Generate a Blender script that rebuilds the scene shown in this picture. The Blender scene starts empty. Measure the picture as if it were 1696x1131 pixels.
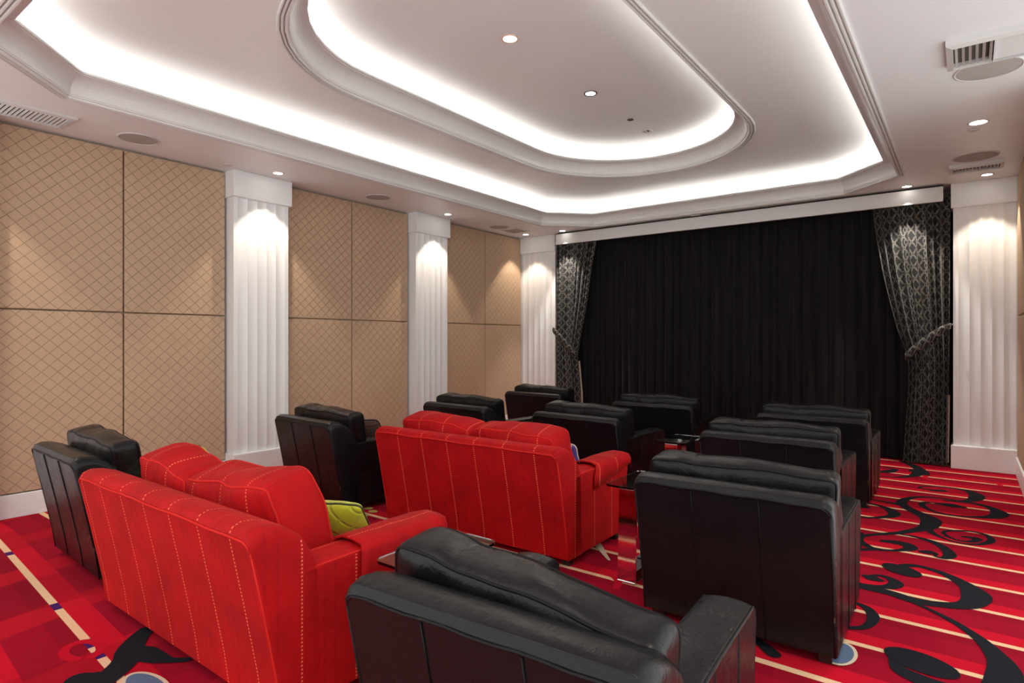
import bpy, bmesh, math, random
from mathutils import Vector, Matrix, noise
R = math.radians
random.seed(7)
scn = bpy.context.scene
C = scn.collection

# ------------------------------------------------------------------ camera, world, exposure
F = 1000.0
cam_d = bpy.data.cameras.new('camera'); cam = bpy.data.objects.new('camera', cam_d); C.objects.link(cam)
cam.location = (0, 0, 1.5)
cam.rotation_euler = (R(90), 0, math.atan(0.755))
cam_d.sensor_width = 36; cam_d.lens = 36 * F / 1696
cam_d.shift_y = -2.0 / 1696
cam_d.clip_start = 0.05
scn.camera = cam
w = bpy.data.worlds.new('world'); scn.world = w; w.use_nodes = True
w.node_tree.nodes['Background'].inputs[0].default_value = (0.98, 0.985, 0.97, 1)
w.node_tree.nodes['Background'].inputs[1].default_value = 0.85   # plain bright surround added as fill light through the open back and right sides
scn.view_settings.view_transform = 'Standard'
scn.view_settings.look = 'None'
scn.view_settings.gamma = 1
scn.view_settings.use_curve_mapping = False
scn.view_settings.exposure = 1.05

COVE = 10.5        # brightness of the cove strips
SPOT = 34.0        # wall-washing spots
DOWN = 14.0        # central downlights
WARM = (1.0, 0.83, 0.66)
NEUT = (1.0, 0.93, 0.85)

H = 3.335          # lower ceiling
H2 = H + 0.31      # tray ceiling
H3 = H2 + 0.29     # oval ceiling
XL, XR, YB, YF = -6.5, 0.5, -1.2, 9.2

# ------------------------------------------------------------------ node helpers
def newmat(name):
    m = bpy.data.materials.new(name); m.use_nodes = True
    nt = m.node_tree
    return m, nt, nt.nodes['Principled BSDF']
def setp(b, **k):
    names = {'color': 'Base Color', 'rough': 'Roughness', 'metal': 'Metallic', 'spec': 'Specular IOR Level',
             'sheen': 'Sheen Weight', 'sheen_rough': 'Sheen Roughness', 'trans': 'Transmission Weight', 'ior': 'IOR',
             'coat': 'Coat Weight', 'coat_rough': 'Coat Roughness', 'sheen_tint': 'Sheen Tint'}
    for a, v in k.items():
        s = b.inputs[names[a]]
        if a in ('color', 'sheen_tint') and len(v) == 3: v = (*v, 1)
        s.default_value = v
class G:
    """tiny expression builder for math nodes"""
    def __init__(s, nt): s.nt = nt
    def m(s, op, a, b=None, c=None):
        n = s.nt.nodes.new('ShaderNodeMath'); n.operation = op
        for i, v in enumerate((a, b, c)):
            if v is None: continue
            if isinstance(v, (int, float)): n.inputs[i].default_value = v
            else: s.nt.links.new(v, n.inputs[i])
        return n.outputs[0]
    def coord(s, kind='Object'):
        n = s.nt.nodes.new('ShaderNodeTexCoord'); return n.outputs[kind]
    def sep(s, v):
        n = s.nt.nodes.new('ShaderNodeSeparateXYZ'); s.nt.links.new(v, n.inputs[0]); return n.outputs
    def comb(s, x, y, z=0.0):
        n = s.nt.nodes.new('ShaderNodeCombineXYZ')
        for i, v in enumerate((x, y, z)):
            if isinstance(v, (int, float)): n.inputs[i].default_value = v
            else: s.nt.links.new(v, n.inputs[i])
        return n.outputs[0]
    def noise(s, v, scale, detail=2, rough=0.5, dist=0.0):
        n = s.nt.nodes.new('ShaderNodeTexNoise')
        if v is not None: s.nt.links.new(v, n.inputs['Vector'])
        n.inputs['Scale'].default_value = scale; n.inputs['Detail'].default_value = detail
        n.inputs['Roughness'].default_value = rough; n.inputs['Distortion'].default_value = dist
        return n.outputs['Fac']
    def voro(s, v, scale, feature='F1'):
        n = s.nt.nodes.new('ShaderNodeTexVoronoi'); n.feature = feature
        if v is not None: s.nt.links.new(v, n.inputs['Vector'])
        n.inputs['Scale'].default_value = scale
        return n.outputs['Distance']
    def mix(s, f, a, b):
        n = s.nt.nodes.new('ShaderNodeMix'); n.data_type = 'RGBA'
        if isinstance(f, (int, float)): n.inputs[0].default_value = f
        else: s.nt.links.new(f, n.inputs[0])
        for i, v in ((6, a), (7, b)):
            if isinstance(v, tuple): n.inputs[i].default_value = (*v[:3], 1)
            else: s.nt.links.new(v, n.inputs[i])
        return n.outputs[2]
    def ramp(s, v, a, b, c=0.0, d=1.0):
        n = s.nt.nodes.new('ShaderNodeMapRange'); n.clamp = True
        s.nt.links.new(v, n.inputs[0])
        for i, k in enumerate((a, b, c, d)): n.inputs[i + 1].default_value = k
        return n.outputs[0]
    def bump(s, h, strength, dist, bsdf, prev=None):
        n = s.nt.nodes.new('ShaderNodeBump')
        n.inputs['Strength'].default_value = strength; n.inputs['Distance'].default_value = dist
        s.nt.links.new(h, n.inputs['Height'])
        if prev is not None: s.nt.links.new(prev, n.inputs['Normal'])
        if bsdf is not None: s.nt.links.new(n.outputs[0], bsdf.inputs['Normal'])
        return n.outputs[0]
    def col(s, v, bsdf, name='Base Color'): s.nt.links.new(v, bsdf.inputs[name])

MAT = {}
def simple(name, color, rough=0.6, metal=0.0, **k):
    m, nt, b = newmat(name); setp(b, color=color, rough=rough, metal=metal, **k)
    g = G(nt); n = g.noise(g.coord(), 180, 2)
    g.bump(n, 0.04, 0.002, b)
    MAT[name] = m; return m
simple('ceiling_paint', (0.81, 0.83, 0.83), 0.42)
simple('white_paint', (0.86, 0.885, 0.89), 0.4)
simple('moulding_paint', (0.70, 0.70, 0.69), 0.38)
simple('grille_white', (0.66, 0.655, 0.64), 0.5)
simple('speaker_cloth', (0.42, 0.40, 0.37), 0.8)
simple('shadow_gap', (0.02, 0.018, 0.016), 0.9)
simple('vent_dark', (0.09, 0.075, 0.065), 0.9)
simple('black_plastic', (0.01, 0.01, 0.01), 0.4)
simple('beige_plain', (0.50, 0.37, 0.25), 0.8)
simple('lining_cloth', (0.62, 0.52, 0.42), 0.8)
simple('chrome', (0.86, 0.84, 0.83), 0.03, 1.0)
simple('bulb_rim_warm', (0.75, 0.5, 0.36), 0.4)
simple('wood_leg', (0.015, 0.01, 0.008), 0.4)

# glass
m, nt, b = newmat('glass'); setp(b, color=(0.93, 1.0, 0.97), rough=0.01, trans=1.0, ior=1.5); MAT['glass'] = m
# emission
def emis(name, col, st):
    m = bpy.data.materials.new(name); m.use_nodes = True; nt = m.node_tree
    nt.nodes.clear(); e = nt.nodes.new('ShaderNodeEmission'); o = nt.nodes.new('ShaderNodeOutputMaterial')
    e.inputs[0].default_value = (*col, 1); e.inputs[1].default_value = st
    nt.links.new(e.outputs[0], o.inputs[0]); MAT[name] = m
emis('bulb_glow', (1, 0.94, 0.85), 6.0)
emis('strip_glow', (1.0, 0.96, 0.90), COVE)

# quilted wall fabric (object Y and Z)
m, nt, b = newmat('quilted_fabric'); g = G(nt)
o = g.sep(g.coord()); wob = g.noise(g.coord(), 7, 1)
wob = g.m('MULTIPLY', g.m('SUBTRACT', wob, 0.5), 0.03)
a = g.m('ADD', g.m('MULTIPLY', o[1], 8.4), g.m('MULTIPLY', o[2], 9.0))
c = g.m('SUBTRACT', g.m('MULTIPLY', o[1], 8.4), g.m('MULTIPLY', o[2], 9.0))
def linef(v, wd):
    f = g.m('ABSOLUTE', g.m('SUBTRACT', g.m('FRACT', g.m('ADD', v, wob)), 0.5))
    return g.ramp(f, 0.0, wd, 1.0, 0.0)
la, lc = linef(a, 0.036), linef(c, 0.036)
ln = g.m('MAXIMUM', la, lc)
weave = g.noise(g.coord(), 260, 2)
g.col(g.mix(g.m('MULTIPLY', ln, 0.6), (0.545, 0.385, 0.255), (0.60, 0.45, 0.31)), b)
hgt = g.m('ADD', g.m('MULTIPLY', ln, 1.0), g.m('MULTIPLY', weave, 0.10))
g.bump(hgt, 0.75, 0.013, b); setp(b, rough=0.85)
MAT['quilted_fabric'] = m

# leather
def leather(name, col, worn=0.0):
    m, nt, b = newmat(name); g = G(nt); co = g.coord()
    big = g.noise(co, 5.0, 4, 0.6, 0.6); fine = g.voro(co, 260)
    med = g.noise(co, 11.0, 4, 0.6, 2.2)
    g.col(g.mix(g.ramp(big, 0.35, 0.7), col, tuple(x * 1.3 for x in col)), b)
    nt.links.new(g.ramp(big, 0.3, 0.7, 0.25, 0.36), b.inputs['Roughness'])
    p = g.bump(g.m('ADD', g.m('MULTIPLY', med, 0.8), g.m('MULTIPLY', big, 0.6)), 0.20, 0.02, None)
    g.bump(fine, 0.06, 0.0015, b, p)
    setp(b, spec=0.26); MAT[name] = m
leather('black_leather', (0.0055, 0.0055, 0.0065))
m, nt, b = newmat('worn_piping'); g = G(nt)
n = g.noise(g.coord(), 9, 5, 0.7)
g.col(g.mix(g.ramp(n, 0.60, 0.70), (0.006, 0.006, 0.007), (0.15, 0.09, 0.055)), b); setp(b, rough=0.5, spec=0.2); MAT['worn_piping'] = m
simple('black_piping', (0.004, 0.004, 0.005), 0.5, spec=0.2)

# red velvet with woven dashes: UV in metres
def velvet(name, base, dash, dark, per=0.26, phase=0.0, dashed_strength=1.0):
    m, nt, b = newmat(name); g = G(nt)
    uv = g.coord('UV'); o = g.sep(uv)
    u = g.m('ADD', o[0], phase)
    f = g.m('FRACT', g.m('DIVIDE', u, per))
    d0 = g.m('ABSOLUTE', g.m('SUBTRACT', f, 0.5))
    line = g.m('LESS_THAN', d0, 0.016)
    vv = g.m('FRACT', g.m('ADD', g.m('MULTIPLY', o[1], 66.0), g.m('MULTIPLY', d0, 9.0)))
    dsh = g.m('MULTIPLY', line, g.m('LESS_THAN', vv, 0.5))
    d1 = g.m('ABSOLUTE', g.m('SUBTRACT', g.m('FRACT', g.m('ADD', f, 0.5)), 0.5))
    dk = g.m('LESS_THAN', g.m('ABSOLUTE', g.m('SUBTRACT', d1, 0.10)), 0.022)
    dk2 = g.m('MULTIPLY', dk, g.m('LESS_THAN', g.m('FRACT', g.m('MULTIPLY', o[1], 66.0)), 0.55))
    nz = g.noise(g.coord(), 3.5, 4, 0.65, 0.4)
    c0 = g.mix(g.ramp(nz, 0.3, 0.72), tuple(x * 0.85 for x in base), tuple(min(1, x * 1.35) for x in base))
    c1 = g.mix(g.m('MULTIPLY', dk, 0.12), c0, dark)
    c1 = g.mix(g.m('MULTIPLY', dk2, 0.30), c1, dark)
    c2 = g.mix(g.m('MULTIPLY', dsh, dashed_strength), c1, dash)
    g.col(c2, b)
    pile = g.noise(g.coord(), 320, 2); cr = g.noise(g.coord(), 9, 3, 0.6, 0.8)
    g.bump(g.m('ADD', g.m('MULTIPLY', cr, 0.9), g.m('MULTIPLY', pile, 0.08)), 0.35, 0.015, b)
    setp(b, rough=0.75, sheen=0.07, sheen_rough=0.3, sheen_tint=(1.0, 0.30, 0.2), spec=0.2)
    MAT[name] = m
velvet('red_velvet', (0.38, 0.002, 0.004), (0.85, 0.16, 0.08), (0.22, 0.0, 0.005))
simple('red_piping', (0.58, 0.018, 0.014), 0.75, spec=0.15)

# lime quilted pillow
m, nt, b = newmat('lime_cloth'); g = G(nt); o = g.sep(g.coord())
a = g.m('ADD', g.m('MULTIPLY', o[0], 9), g.m('MULTIPLY', o[2], 9)); c = g.m('SUBTRACT', g.m('MULTIPLY', o[0], 9), g.m('MULTIPLY', o[2], 9))
fa = g.m('ABSOLUTE', g.m('SUBTRACT', g.m('FRACT', a), 0.5)); fc = g.m('ABSOLUTE', g.m('SUBTRACT', g.m('FRACT', c), 0.5))
ln = g.m('MAXIMUM', g.ramp(fa, 0, 0.12, 1, 0), g.ramp(fc, 0, 0.12, 1, 0))
nz = g.noise(g.coord(), 12, 3)
g.col(g.mix(nz, (0.42, 0.47, 0.012), (0.62, 0.66, 0.025)), b)
g.bump(g.m('SUBTRACT', g.m('MULTIPLY', nz, 0.4), ln), 0.5, 0.01, b); setp(b, rough=0.5, sheen=0.3); MAT['lime_cloth'] = m
simple('olive_piping', (0.05, 0.055, 0.02), 0.6)
# plaid pillow and striped pillow
def plaid(name, base, c1, c2, s):
    m, nt, b = newmat(name); g = G(nt); o = g.sep(g.coord())
    fx = g.m('LESS_THAN', g.m('FRACT', g.m('MULTIPLY', o[0], s)), 0.3); fz = g.m('LESS_THAN', g.m('FRACT', g.m('MULTIPLY', o[2], s)), 0.3)
    c = g.mix(fx, base, c1); c = g.mix(g.m('MULTIPLY', fz, 0.8), c, c2); g.col(c, b); setp(b, rough=0.7); MAT[name] = m
plaid('blue_plaid', (0.05, 0.04, 0.25), (0.5, 0.5, 0.62), (0.12, 0.03, 0.14), 22)
plaid('brown_stripe', (0.12, 0.05, 0.04), (0.05, 0.045, 0.04), (0.2, 0.1, 0.07), 30)

# curtains
m, nt, b = newmat('black_curtain'); g = G(nt); o = g.sep(g.coord())
st = g.noise(g.comb(g.m('MULTIPLY', o[0], 40), 0.0, g.m('MULTIPLY', o[2], 1.2)), 1.0, 3, 0.6)
g.col(g.mix(g.ramp(st, 0.35, 0.7), (0.0045, 0.0045, 0.0055), (0.014, 0.013, 0.0125)), b)
setp(b, rough=0.8, sheen=0.06, spec=0.15); g.bump(st, 0.25, 0.01, b); MAT['black_curtain'] = m
m, nt, b = newmat('trellis_drape'); g = G(nt); o = g.sep(g.coord('UV'))
def rings(ox, oy, cx=0.125, cy=0.15, r=0.40, wd=0.045):
    fx = g.m('SUBTRACT', g.m('FRACT', g.m('ADD', g.m('DIVIDE', o[0], cx), ox)), 0.5)
    fy = g.m('SUBTRACT', g.m('FRACT', g.m('ADD', g.m('DIVIDE', o[1], cy), oy)), 0.5)
    rr = g.m('SQRT', g.m('ADD', g.m('MULTIPLY', fx, fx), g.m('MULTIPLY', fy, fy)))
    rr = g.m('ADD', rr, g.m('MULTIPLY', g.m('SUBTRACT', g.noise(g.coord('UV'), 22, 1), 0.5), 0.10))
    return g.m('LESS_THAN', g.m('ABSOLUTE', g.m('SUBTRACT', rr, r)), wd)
rg = g.m('MAXIMUM', g.m('MAXIMUM', rings(0, 0), rings(0.5, 0.5)), rings(0.25, 0.5, r=0.2, wd=0.035))
nz = g.noise(g.coord('UV'), 60, 2)
g.col(g.mix(g.m('MULTIPLY', rg, g.ramp(nz, 0.2, 0.6, 0.4, 1.0)), (0.008, 0.008, 0.009), (0.15, 0.138, 0.118)), b)
nt.links.new(g.ramp(rg, 0, 1, 0.7, 0.35), b.inputs['Roughness']); setp(b, sheen=0.1, spec=0.4)
MAT['trellis_drape'] = m

# carpet base
m, nt, b = newmat('carpet_red'); g = G(nt); o = g.sep(g.coord())
X, Y = o[0], o[1]
warp = g.m('MULTIPLY', g.m('MULTIPLY', g.ramp(Y, 1.2, 3.2, 1.0, 0.0), g.ramp(X, -6.0, -2.6, 0.0, 0.24)), 1.0)
Yw = g.m('ADD', Y, warp)
per = 0.4215
ph = g.m('FRACT', g.m('DIVIDE', g.m('SUBTRACT', Yw, 3.41 - 0.021 - 8 * per), per))
cream = g.m('LESS_THAN', ph, 0.095)
bright = g.m('LESS_THAN', ph, 0.36)
nar = g.m('LESS_THAN', g.m('ABSOLUTE', g.m('SUBTRACT', ph, 0.90)), 0.10)
# broad cross bands, mostly on the left half
left = g.ramp(X, -3.2, -1.6, 1.0, 0.12)
bx = g.m('FRACT', g.m('DIVIDE', g.m('ADD', g.m('ADD', X, 7.0), g.m('MULTIPLY', Y, 0.25)), 0.78))
bandx = g.m('MULTIPLY', g.m('LESS_THAN', bx, 0.30), left)
bx2 = g.m('FRACT', g.m('DIVIDE', g.m('ADD', X, 7.3), 1.31))
bandx2 = g.m('MULTIPLY', g.m('LESS_THAN', bx2, 0.42), left)
c0 = g.mix(g.m('MULTIPLY', nar, 0.6), (0.29, 0.001, 0.018), (0.18, 0.001, 0.013))
c0 = g.mix(bright, c0, (0.56, 0.004, 0.021))
c0 = g.mix(g.m('MULTIPLY', bandx, 0.55), c0, (0.60, 0.008, 0.020))
c0 = g.mix(g.m('MULTIPLY', bandx2, 0.35), c0, (0.16, 0.001, 0.010))
wear = g.noise(g.coord(), 2.2, 4, 0.6)
c0 = g.mix(g.ramp(wear, 0.3, 0.75, 0.0, 0.30), c0, (0.34, 0.002, 0.018))
navy = None
for cx_, hw_ in ((-5.38, 0.045), (-4.10, 0.055), (-3.47, 0.055), (-3.31, 0.045)):
    k_ = g.m('LESS_THAN', g.m('ABSOLUTE', g.m('SUBTRACT', X, cx_)), hw_)
    navy = k_ if navy is None else g.m('MAXIMUM', navy, k_)
navy = g.m('MULTIPLY', navy, g.m('LESS_THAN', Y, 1.6))
cc = g.mix(navy, (0.78, 0.53, 0.32), (0.025, 0.012, 0.12))
g.col(g.mix(cream, c0, cc), b)
pile = g.noise(g.coord(), 420, 2, 0.7); soft = g.noise(g.coord(), 30, 3)
g.bump(g.m('ADD', pile, g.m('MULTIPLY', soft, 0.5)), 0.35, 0.006, b)
setp(b, rough=0.95, sheen=0.15, spec=0.05, sheen_tint=(1.0, 0.1, 0.1)); MAT['carpet_red'] = m
def pilecol(name, col):
    m, nt, b = newmat(name); g = G(nt); n = g.noise(g.coord(), 420, 2, 0.7)
    g.col(g.mix(n, col, tuple(x * 1.3 for x in col)), b); g.bump(n, 0.35, 0.005, b); setp(b, rough=0.95, spec=0.1); MAT[name] = m
pilecol('carpet_black', (0.010, 0.011, 0.015)); pilecol('carpet_blue', (0.09, 0.13, 0.21)); pilecol('carpet_cream', (0.55, 0.45, 0.33))
pilecol('carpet_olive', (0.42, 0.33, 0.08)); pilecol('carpet_arc', (0.44, 0.003, 0.018))

# ------------------------------------------------------------------ object helpers
def link(o, parent=None):
    C.objects.link(o)
    if parent is not None: o.parent = parent
    return o
def mk(name, verts, faces, mat, parent=None, smooth=False, uvs=None):
    me = bpy.data.meshes.new(name); me.from_pydata([tuple(v) for v in verts], [], faces)
    mats = mat if isinstance(mat, (list, tuple)) else [mat]
    for k in mats: me.materials.append(MAT[k])
    if uvs:
        l = me.uv_layers.new(name='UVMap')
        for lp in me.loops: l.data[lp.index].uv = uvs[lp.vertex_index]
    if smooth:
        for p in me.polygons: p.use_smooth = True
    me.update()
    return link(bpy.data.objects.new(name, me), parent)
def thing(name, label, cat, loc=(0, 0, 0), rz=0.0, group=None):
    o = bpy.data.objects.new(name, None); C.objects.link(o)
    o.empty_display_size = 0.1
    o.location = loc; o.rotation_euler = (0, 0, rz); tag(o, label, cat, group); return o
def tag(o, label, cat, group=None):
    o['label'] = label; o['category'] = cat
    if group: o['group'] = group
    return o
def struct(o): o['kind'] = 'structure'; return o
class MB:
    def __init__(s): s.v = []; s.f = []; s.uv = None
    def add(s, vs, fs):
        n = len(s.v); s.v += [tuple(v) for v in vs]; s.f += [tuple(i + n for i in f) for f in fs]; return s
    def box(s, a, b):
        x0, y0, z0 = a; x1, y1, z1 = b
        return s.add([(x0, y0, z0), (x1, y0, z0), (x1, y1, z0), (x0, y1, z0), (x0, y0, z1), (x1, y0, z1), (x1, y1, z1), (x0, y1, z1)],
                     [(0, 3, 2, 1), (4, 5, 6, 7), (0, 1, 5, 4), (1, 2, 6, 5), (2, 3, 7, 6), (3, 0, 4, 7)])
    def tube(s, pts, r, seg=8, closed=False):
        pts = [Vector(p) for p in pts]; n = len(pts); rings = []
        up = Vector((0.123, 0.31, 0.94)).normalized(); prev = None
        for i, p in enumerate(pts):
            a = pts[i - 1] if (i > 0 or closed) else p; b = pts[(i + 1) % n] if (i < n - 1 or closed) else p
            t = (b - a).normalized()
            u = (prev - t * prev.dot(t)) if prev is not None else t.cross(up)
            if u.length < 1e-6: u = t.orthogonal()
            u.normalize(); prev = u; v = t.cross(u)
            rings.append([p + (u * math.cos(k * 2 * math.pi / seg) + v * math.sin(k * 2 * math.pi / seg)) * r for k in range(seg)])
        vs = [q for rg in rings for q in rg]; fs = []
        for i in range(n if closed else n - 1):
            j = (i + 1) % n
            off = 0
            if closed and i == n - 1:   # align the seam
                off = min(range(seg), key=lambda o_: (rings[i][0] - rings[0][o_]).length)
            for k in range(seg):
                k2 = (k + 1) % seg
                fs.append((i * seg + k, i * seg + k2, j * seg + (k2 + off) % seg, j * seg + (k + off) % seg))
        if not closed:
            fs.append(tuple(range(seg))[::-1]); fs.append(tuple((n - 1) * seg + k for k in range(seg)))
        return s.add(vs, fs)
    def lathe(s, prof, cx=0, cy=0, cz=0, seg=32):
        vs = []; fs = []; m_ = len(prof)
        for k in range(seg):
            a = 2 * math.pi * k / seg
            for r, z in prof: vs.append((cx + r * math.cos(a), cy + r * math.sin(a), cz + z))
        for k in range(seg):
            k2 = (k + 1) % seg
            for i in range(m_ - 1): fs.append((k * m_ + i, k2 * m_ + i, k2 * m_ + i + 1, k * m_ + i + 1))
        return s.add(vs, fs)
    def build(s, name, mat, parent=None, smooth=False, bevel=0, uv=None, seg=3):
        o = mk(name, s.v, s.f, mat, parent, smooth)
        if uv: boxuv(o, uv)
        if bevel: addbevel(o, bevel, seg)
        return o
def addbevel(o, wd, seg=3):
    for p in o.data.polygons: p.use_smooth = True
    md = o.modifiers.new('bevel', 'BEVEL'); md.width = wd; md.segments = seg; md.limit_method = 'ANGLE'; md.angle_limit = R(30)
    md.harden_normals = True
    return o
def boxuv(o, off=(0, 0)):
    me = o.data; l = me.uv_layers.new(name='UVMap')
    for p in me.polygons:
        n = p.normal
        for li in p.loop_indices:
            v = me.vertices[me.loops[li].vertex_index].co
            if abs(n.x) > 0.7: uv = (v.y * 1.0 + off[1], v.z)
            elif abs(n.z) > 0.7: uv = (v.x + off[0], v.y)
            else: uv = (v.x + off[0], v.z)
            l.data[li].uv = uv
def prism(prof, x0, x1):
    """profile in (y,z), swept along x"""
    n = len(prof); vs = [(x0, y, z) for y, z in prof] + [(x1, y, z) for y, z in prof]
    fs = [tuple(range(n))[::-1], tuple(range(n, 2 * n))] + [(i, (i + 1) % n, n + (i + 1) % n, n + i) for i in range(n)]
    area = sum(prof[i][0] * prof[(i + 1) % n][1] - prof[(i + 1) % n][0] * prof[i][1] for i in range(n))
    if area < 0: fs = [f[::-1] for f in fs]
    b = MB(); b.add(vs, fs); return b

# soft cushions: rounded, crowned and crumpled box
def soft_fn(h, r, puff, crump=0.0, seed=0.0, freq=5.0, extra=None):
    hx, hy, hz = h
    def fn(p):
        x, y, z = p[0] * hx, p[1] * hy, p[2] * hz
        ix = max(-(hx - r), min(hx - r, x)); iy = max(-(hy - r), min(hy - r, y)); iz = max(-(hz - r), min(hz - r, z))
        d = Vector((x - ix, y - iy, z - iz))
        q = Vector((ix, iy, iz)) + (d.normalized() * r if d.length > 1e-9 else d)
        a, b_, c_ = q.x / hx, q.y / hy, q.z / hz
        dx = puff[0] * b2(1 - b_ * b_) * b2(1 - c_ * c_) * a
        dy = puff[1] * b2(1 - a * a) * b2(1 - c_ * c_) * b_
        dz = puff[2] * b2(1 - a * a) * b2(1 - b_ * b_) * c_
        q = q + Vector((dx, dy, dz))
        if crump:
            s = Vector((seed, seed * 1.7, -seed))
            q = q + noise.noise_vector(q * freq + s) * crump + noise.noise_vector(Vector((q.x * freq * 3.2, q.y * freq * 1.2, q.z * freq * 1.5)) + s) * crump * 0.45
        if extra: q = extra(q)
        return q
    return fn
def b2(x): return max(0.0, x)
def soft_mesh(fn, n=(18, 8, 12)):
    nx, ny, nz = n; idx = {}; vs = []; fs = []; cub = []
    def vid(i, j, k):
        key = (i, j, k)
        if key not in idx:
            p = (2 * i / nx - 1, 2 * j / ny - 1, 2 * k / nz - 1)
            # denser near the edges
            p = tuple(math.sin(a * math.pi / 2) * 0.55 + a * 0.45 for a in p)
            idx[key] = len(vs); vs.append(fn(p)); cub.append(p)
        return idx[key]
    for i in range(nx):
        for j in range(ny):
            fs.append((vid(i, j, 0), vid(i, j + 1, 0), vid(i + 1, j + 1, 0), vid(i + 1, j, 0)))
            fs.append((vid(i, j, nz), vid(i + 1, j, nz), vid(i + 1, j + 1, nz), vid(i, j + 1, nz)))
        for k in range(nz):
            fs.append((vid(i, 0, k), vid(i + 1, 0, k), vid(i + 1, 0, k + 1), vid(i, 0, k + 1)))
            fs.append((vid(i, ny, k), vid(i, ny, k + 1), vid(i + 1, ny, k + 1), vid(i + 1, ny, k)))
    for j in range(ny):
        for k in range(nz):
            fs.append((vid(0, j, k), vid(0, j, k + 1), vid(0, j + 1, k + 1), vid(0, j + 1, k)))
            fs.append((vid(nx, j, k), vid(nx, j + 1, k), vid(nx, j + 1, k + 1), vid(nx, j, k + 1)))
    return vs, fs, cub
def soft_piping(fn, r, axis=1, n=26):
    """welts along the two rims perpendicular to the given axis"""
    out = MB()
    for s in (-1, 1):
        loop = []
        for k in range(4):
            for i in range(n):
                t = -1 + 2 * i / n
                a, b_ = [(t, -1), (1, t), (-t, 1), (-1, -t)][k]
                p = [0, 0, 0]; p[axis] = s
                o2 = [q for q in range(3) if q != axis]; p[o2[0]] = a; p[o2[1]] = b_
                loop.append(fn(tuple(p)))
        # smooth
        for _ in range(2):
            loop = [(loop[i - 1] + loop[i] * 2 + loop[(i + 1) % len(loop)]) / 4 for i in range(len(loop))]
        out.tube(loop, r, 6, True)
    return out
def cushion(name, h, r, puff, mat, parent, loc, rot=(0, 0, 0), crump=0.0, seed=0.0, pipe=None, pipe_r=0.006, axis=1, freq=5.0, n=(22, 8, 14), uvoff=None, extra=None):
    fn = soft_fn(h, r, puff, crump, seed, freq, extra)
    vs, fs, cub = soft_mesh(fn, n)
    uvs = None
    if uvoff is not None: uvs = [((c[0] * h[0]) + uvoff, c[2] * h[2] + (c[1] + 1) * h[1]) for c in cub]
    o = mk(name, vs, fs, mat, parent, True, uvs)
    o.location = loc; o.rotation_euler = rot
    sub = o.modifiers.new('sub', 'SUBSURF'); sub.levels = 1; sub.render_levels = 1
    if pipe: soft_piping(fn, pipe_r, axis).build('piping', pipe, o, True)
    return o
def copy_tree(o, parent=None):
    c = o.copy(); C.objects.link(c); c.parent = parent
    for ch in [k for k in KIDS.get(o.name, [])]: copy_tree(ch, c)
    return c
KIDS = {}
def index_kids():
    KIDS.clear()
    for o in bpy.data.objects:
        if o.parent is not None: KIDS.setdefault(o.parent.name, []).append(o)

# ------------------------------------------------------------------ room shell
def octagon(x0, x1, y0, y1, c):
    return [(x0 + c, y0), (x1 - c, y0), (x1, y0 + c), (x1, y1 - c), (x1 - c, y1), (x0 + c, y1), (x0, y1 - c), (x0, y0 + c)]
def stadium(cx, y0, y1, r, n=20):
    p = [(cx + r * math.cos(a), y1 + r * math.sin(a)) for a in [math.pi * i / n for i in range(n + 1)]]
    p += [(cx + r * math.cos(a), y0 + r * math.sin(a)) for a in [math.pi + math.pi * i / n for i in range(n + 1)]]
    return p
OCT = octagon(-5.40, -0.60, 0.98, 8.51, 0.62)
STD = stadium(-3.0, 3.42, 5.99, 1.29)
def offset(path, d):
    """inward offset of a closed counter-clockwise path"""
    out = []; n = len(path)
    for i in range(n):
        a, b_, c_ = Vector(path[i - 1]), Vector(path[i]), Vector(path[(i + 1) % n])
        e1 = (b_ - a).normalized(); e2 = (c_ - b_).normalized()
        n1 = Vector((-e1.y, e1.x)); n2 = Vector((-e2.y, e2.x)); m_ = (n1 + n2).normalized()
        out.append(tuple(b_ + m_ * (d / max(0.3, m_.dot(n1)))))
    return out
def sweep(path, prof, closed_prof=False):
    b_ = MB(); n = len(path); vs = []; m_ = len(prof)
    rows = [offset(path, u) for u, z in prof]
    for i in range(n):
        for j, (u, z) in enumerate(prof): vs.append((rows[j][i][0], rows[j][i][1], z))
    fs = []
    for i in range(n):
        i2 = (i + 1) % n
        for j in range(m_ if closed_prof else m_ - 1):
            j2 = (j + 1) % m_
            fs.append((i * m_ + j, i2 * m_ + j, i2 * m_ + j2, i * m_ + j2))
    b_.add(vs, fs); return b_

# ceiling with all three levels
bm = bmesh.new()
def loop_edges(pts, z):
    v = [bm.verts.new((p[0], p[1], z)) for p in pts]
    return v, [bm.edges.new((v[i], v[(i + 1) % len(v)])) for i in range(len(v))]
rect = [(XL, YB), (XR, YB), (XR, YF), (XL, YF)]
v0, e0 = loop_edges(rect, H); v1, e1 = loop_edges(OCT, H)
bmesh.ops.triangle_fill(bm, edges=e0 + e1, use_beauty=True)
v2, e2 = loop_edges(OCT, H2); v3, e3 = loop_edges(STD, H2)
bmesh.ops.triangle_fill(bm, edges=e2 + e3, use_beauty=True)
v4, e4 = loop_edges(STD, H3)
bm.faces.new(v4)
for a, b_ in ((v1, v2), (v3, v4)):
    for i in range(len(a)):
        j = (i + 1) % len(a); bm.faces.new((a[i], a[j], b_[j], b_[i]))
bmesh.ops.recalc_face_normals(bm, faces=bm.faces)
me = bpy.data.meshes.new('ceiling'); bm.to_mesh(me); bm.free(); me.materials.append(MAT['ceiling_paint'])
struct(link(bpy.data.objects.new('ceiling', me)))

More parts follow.
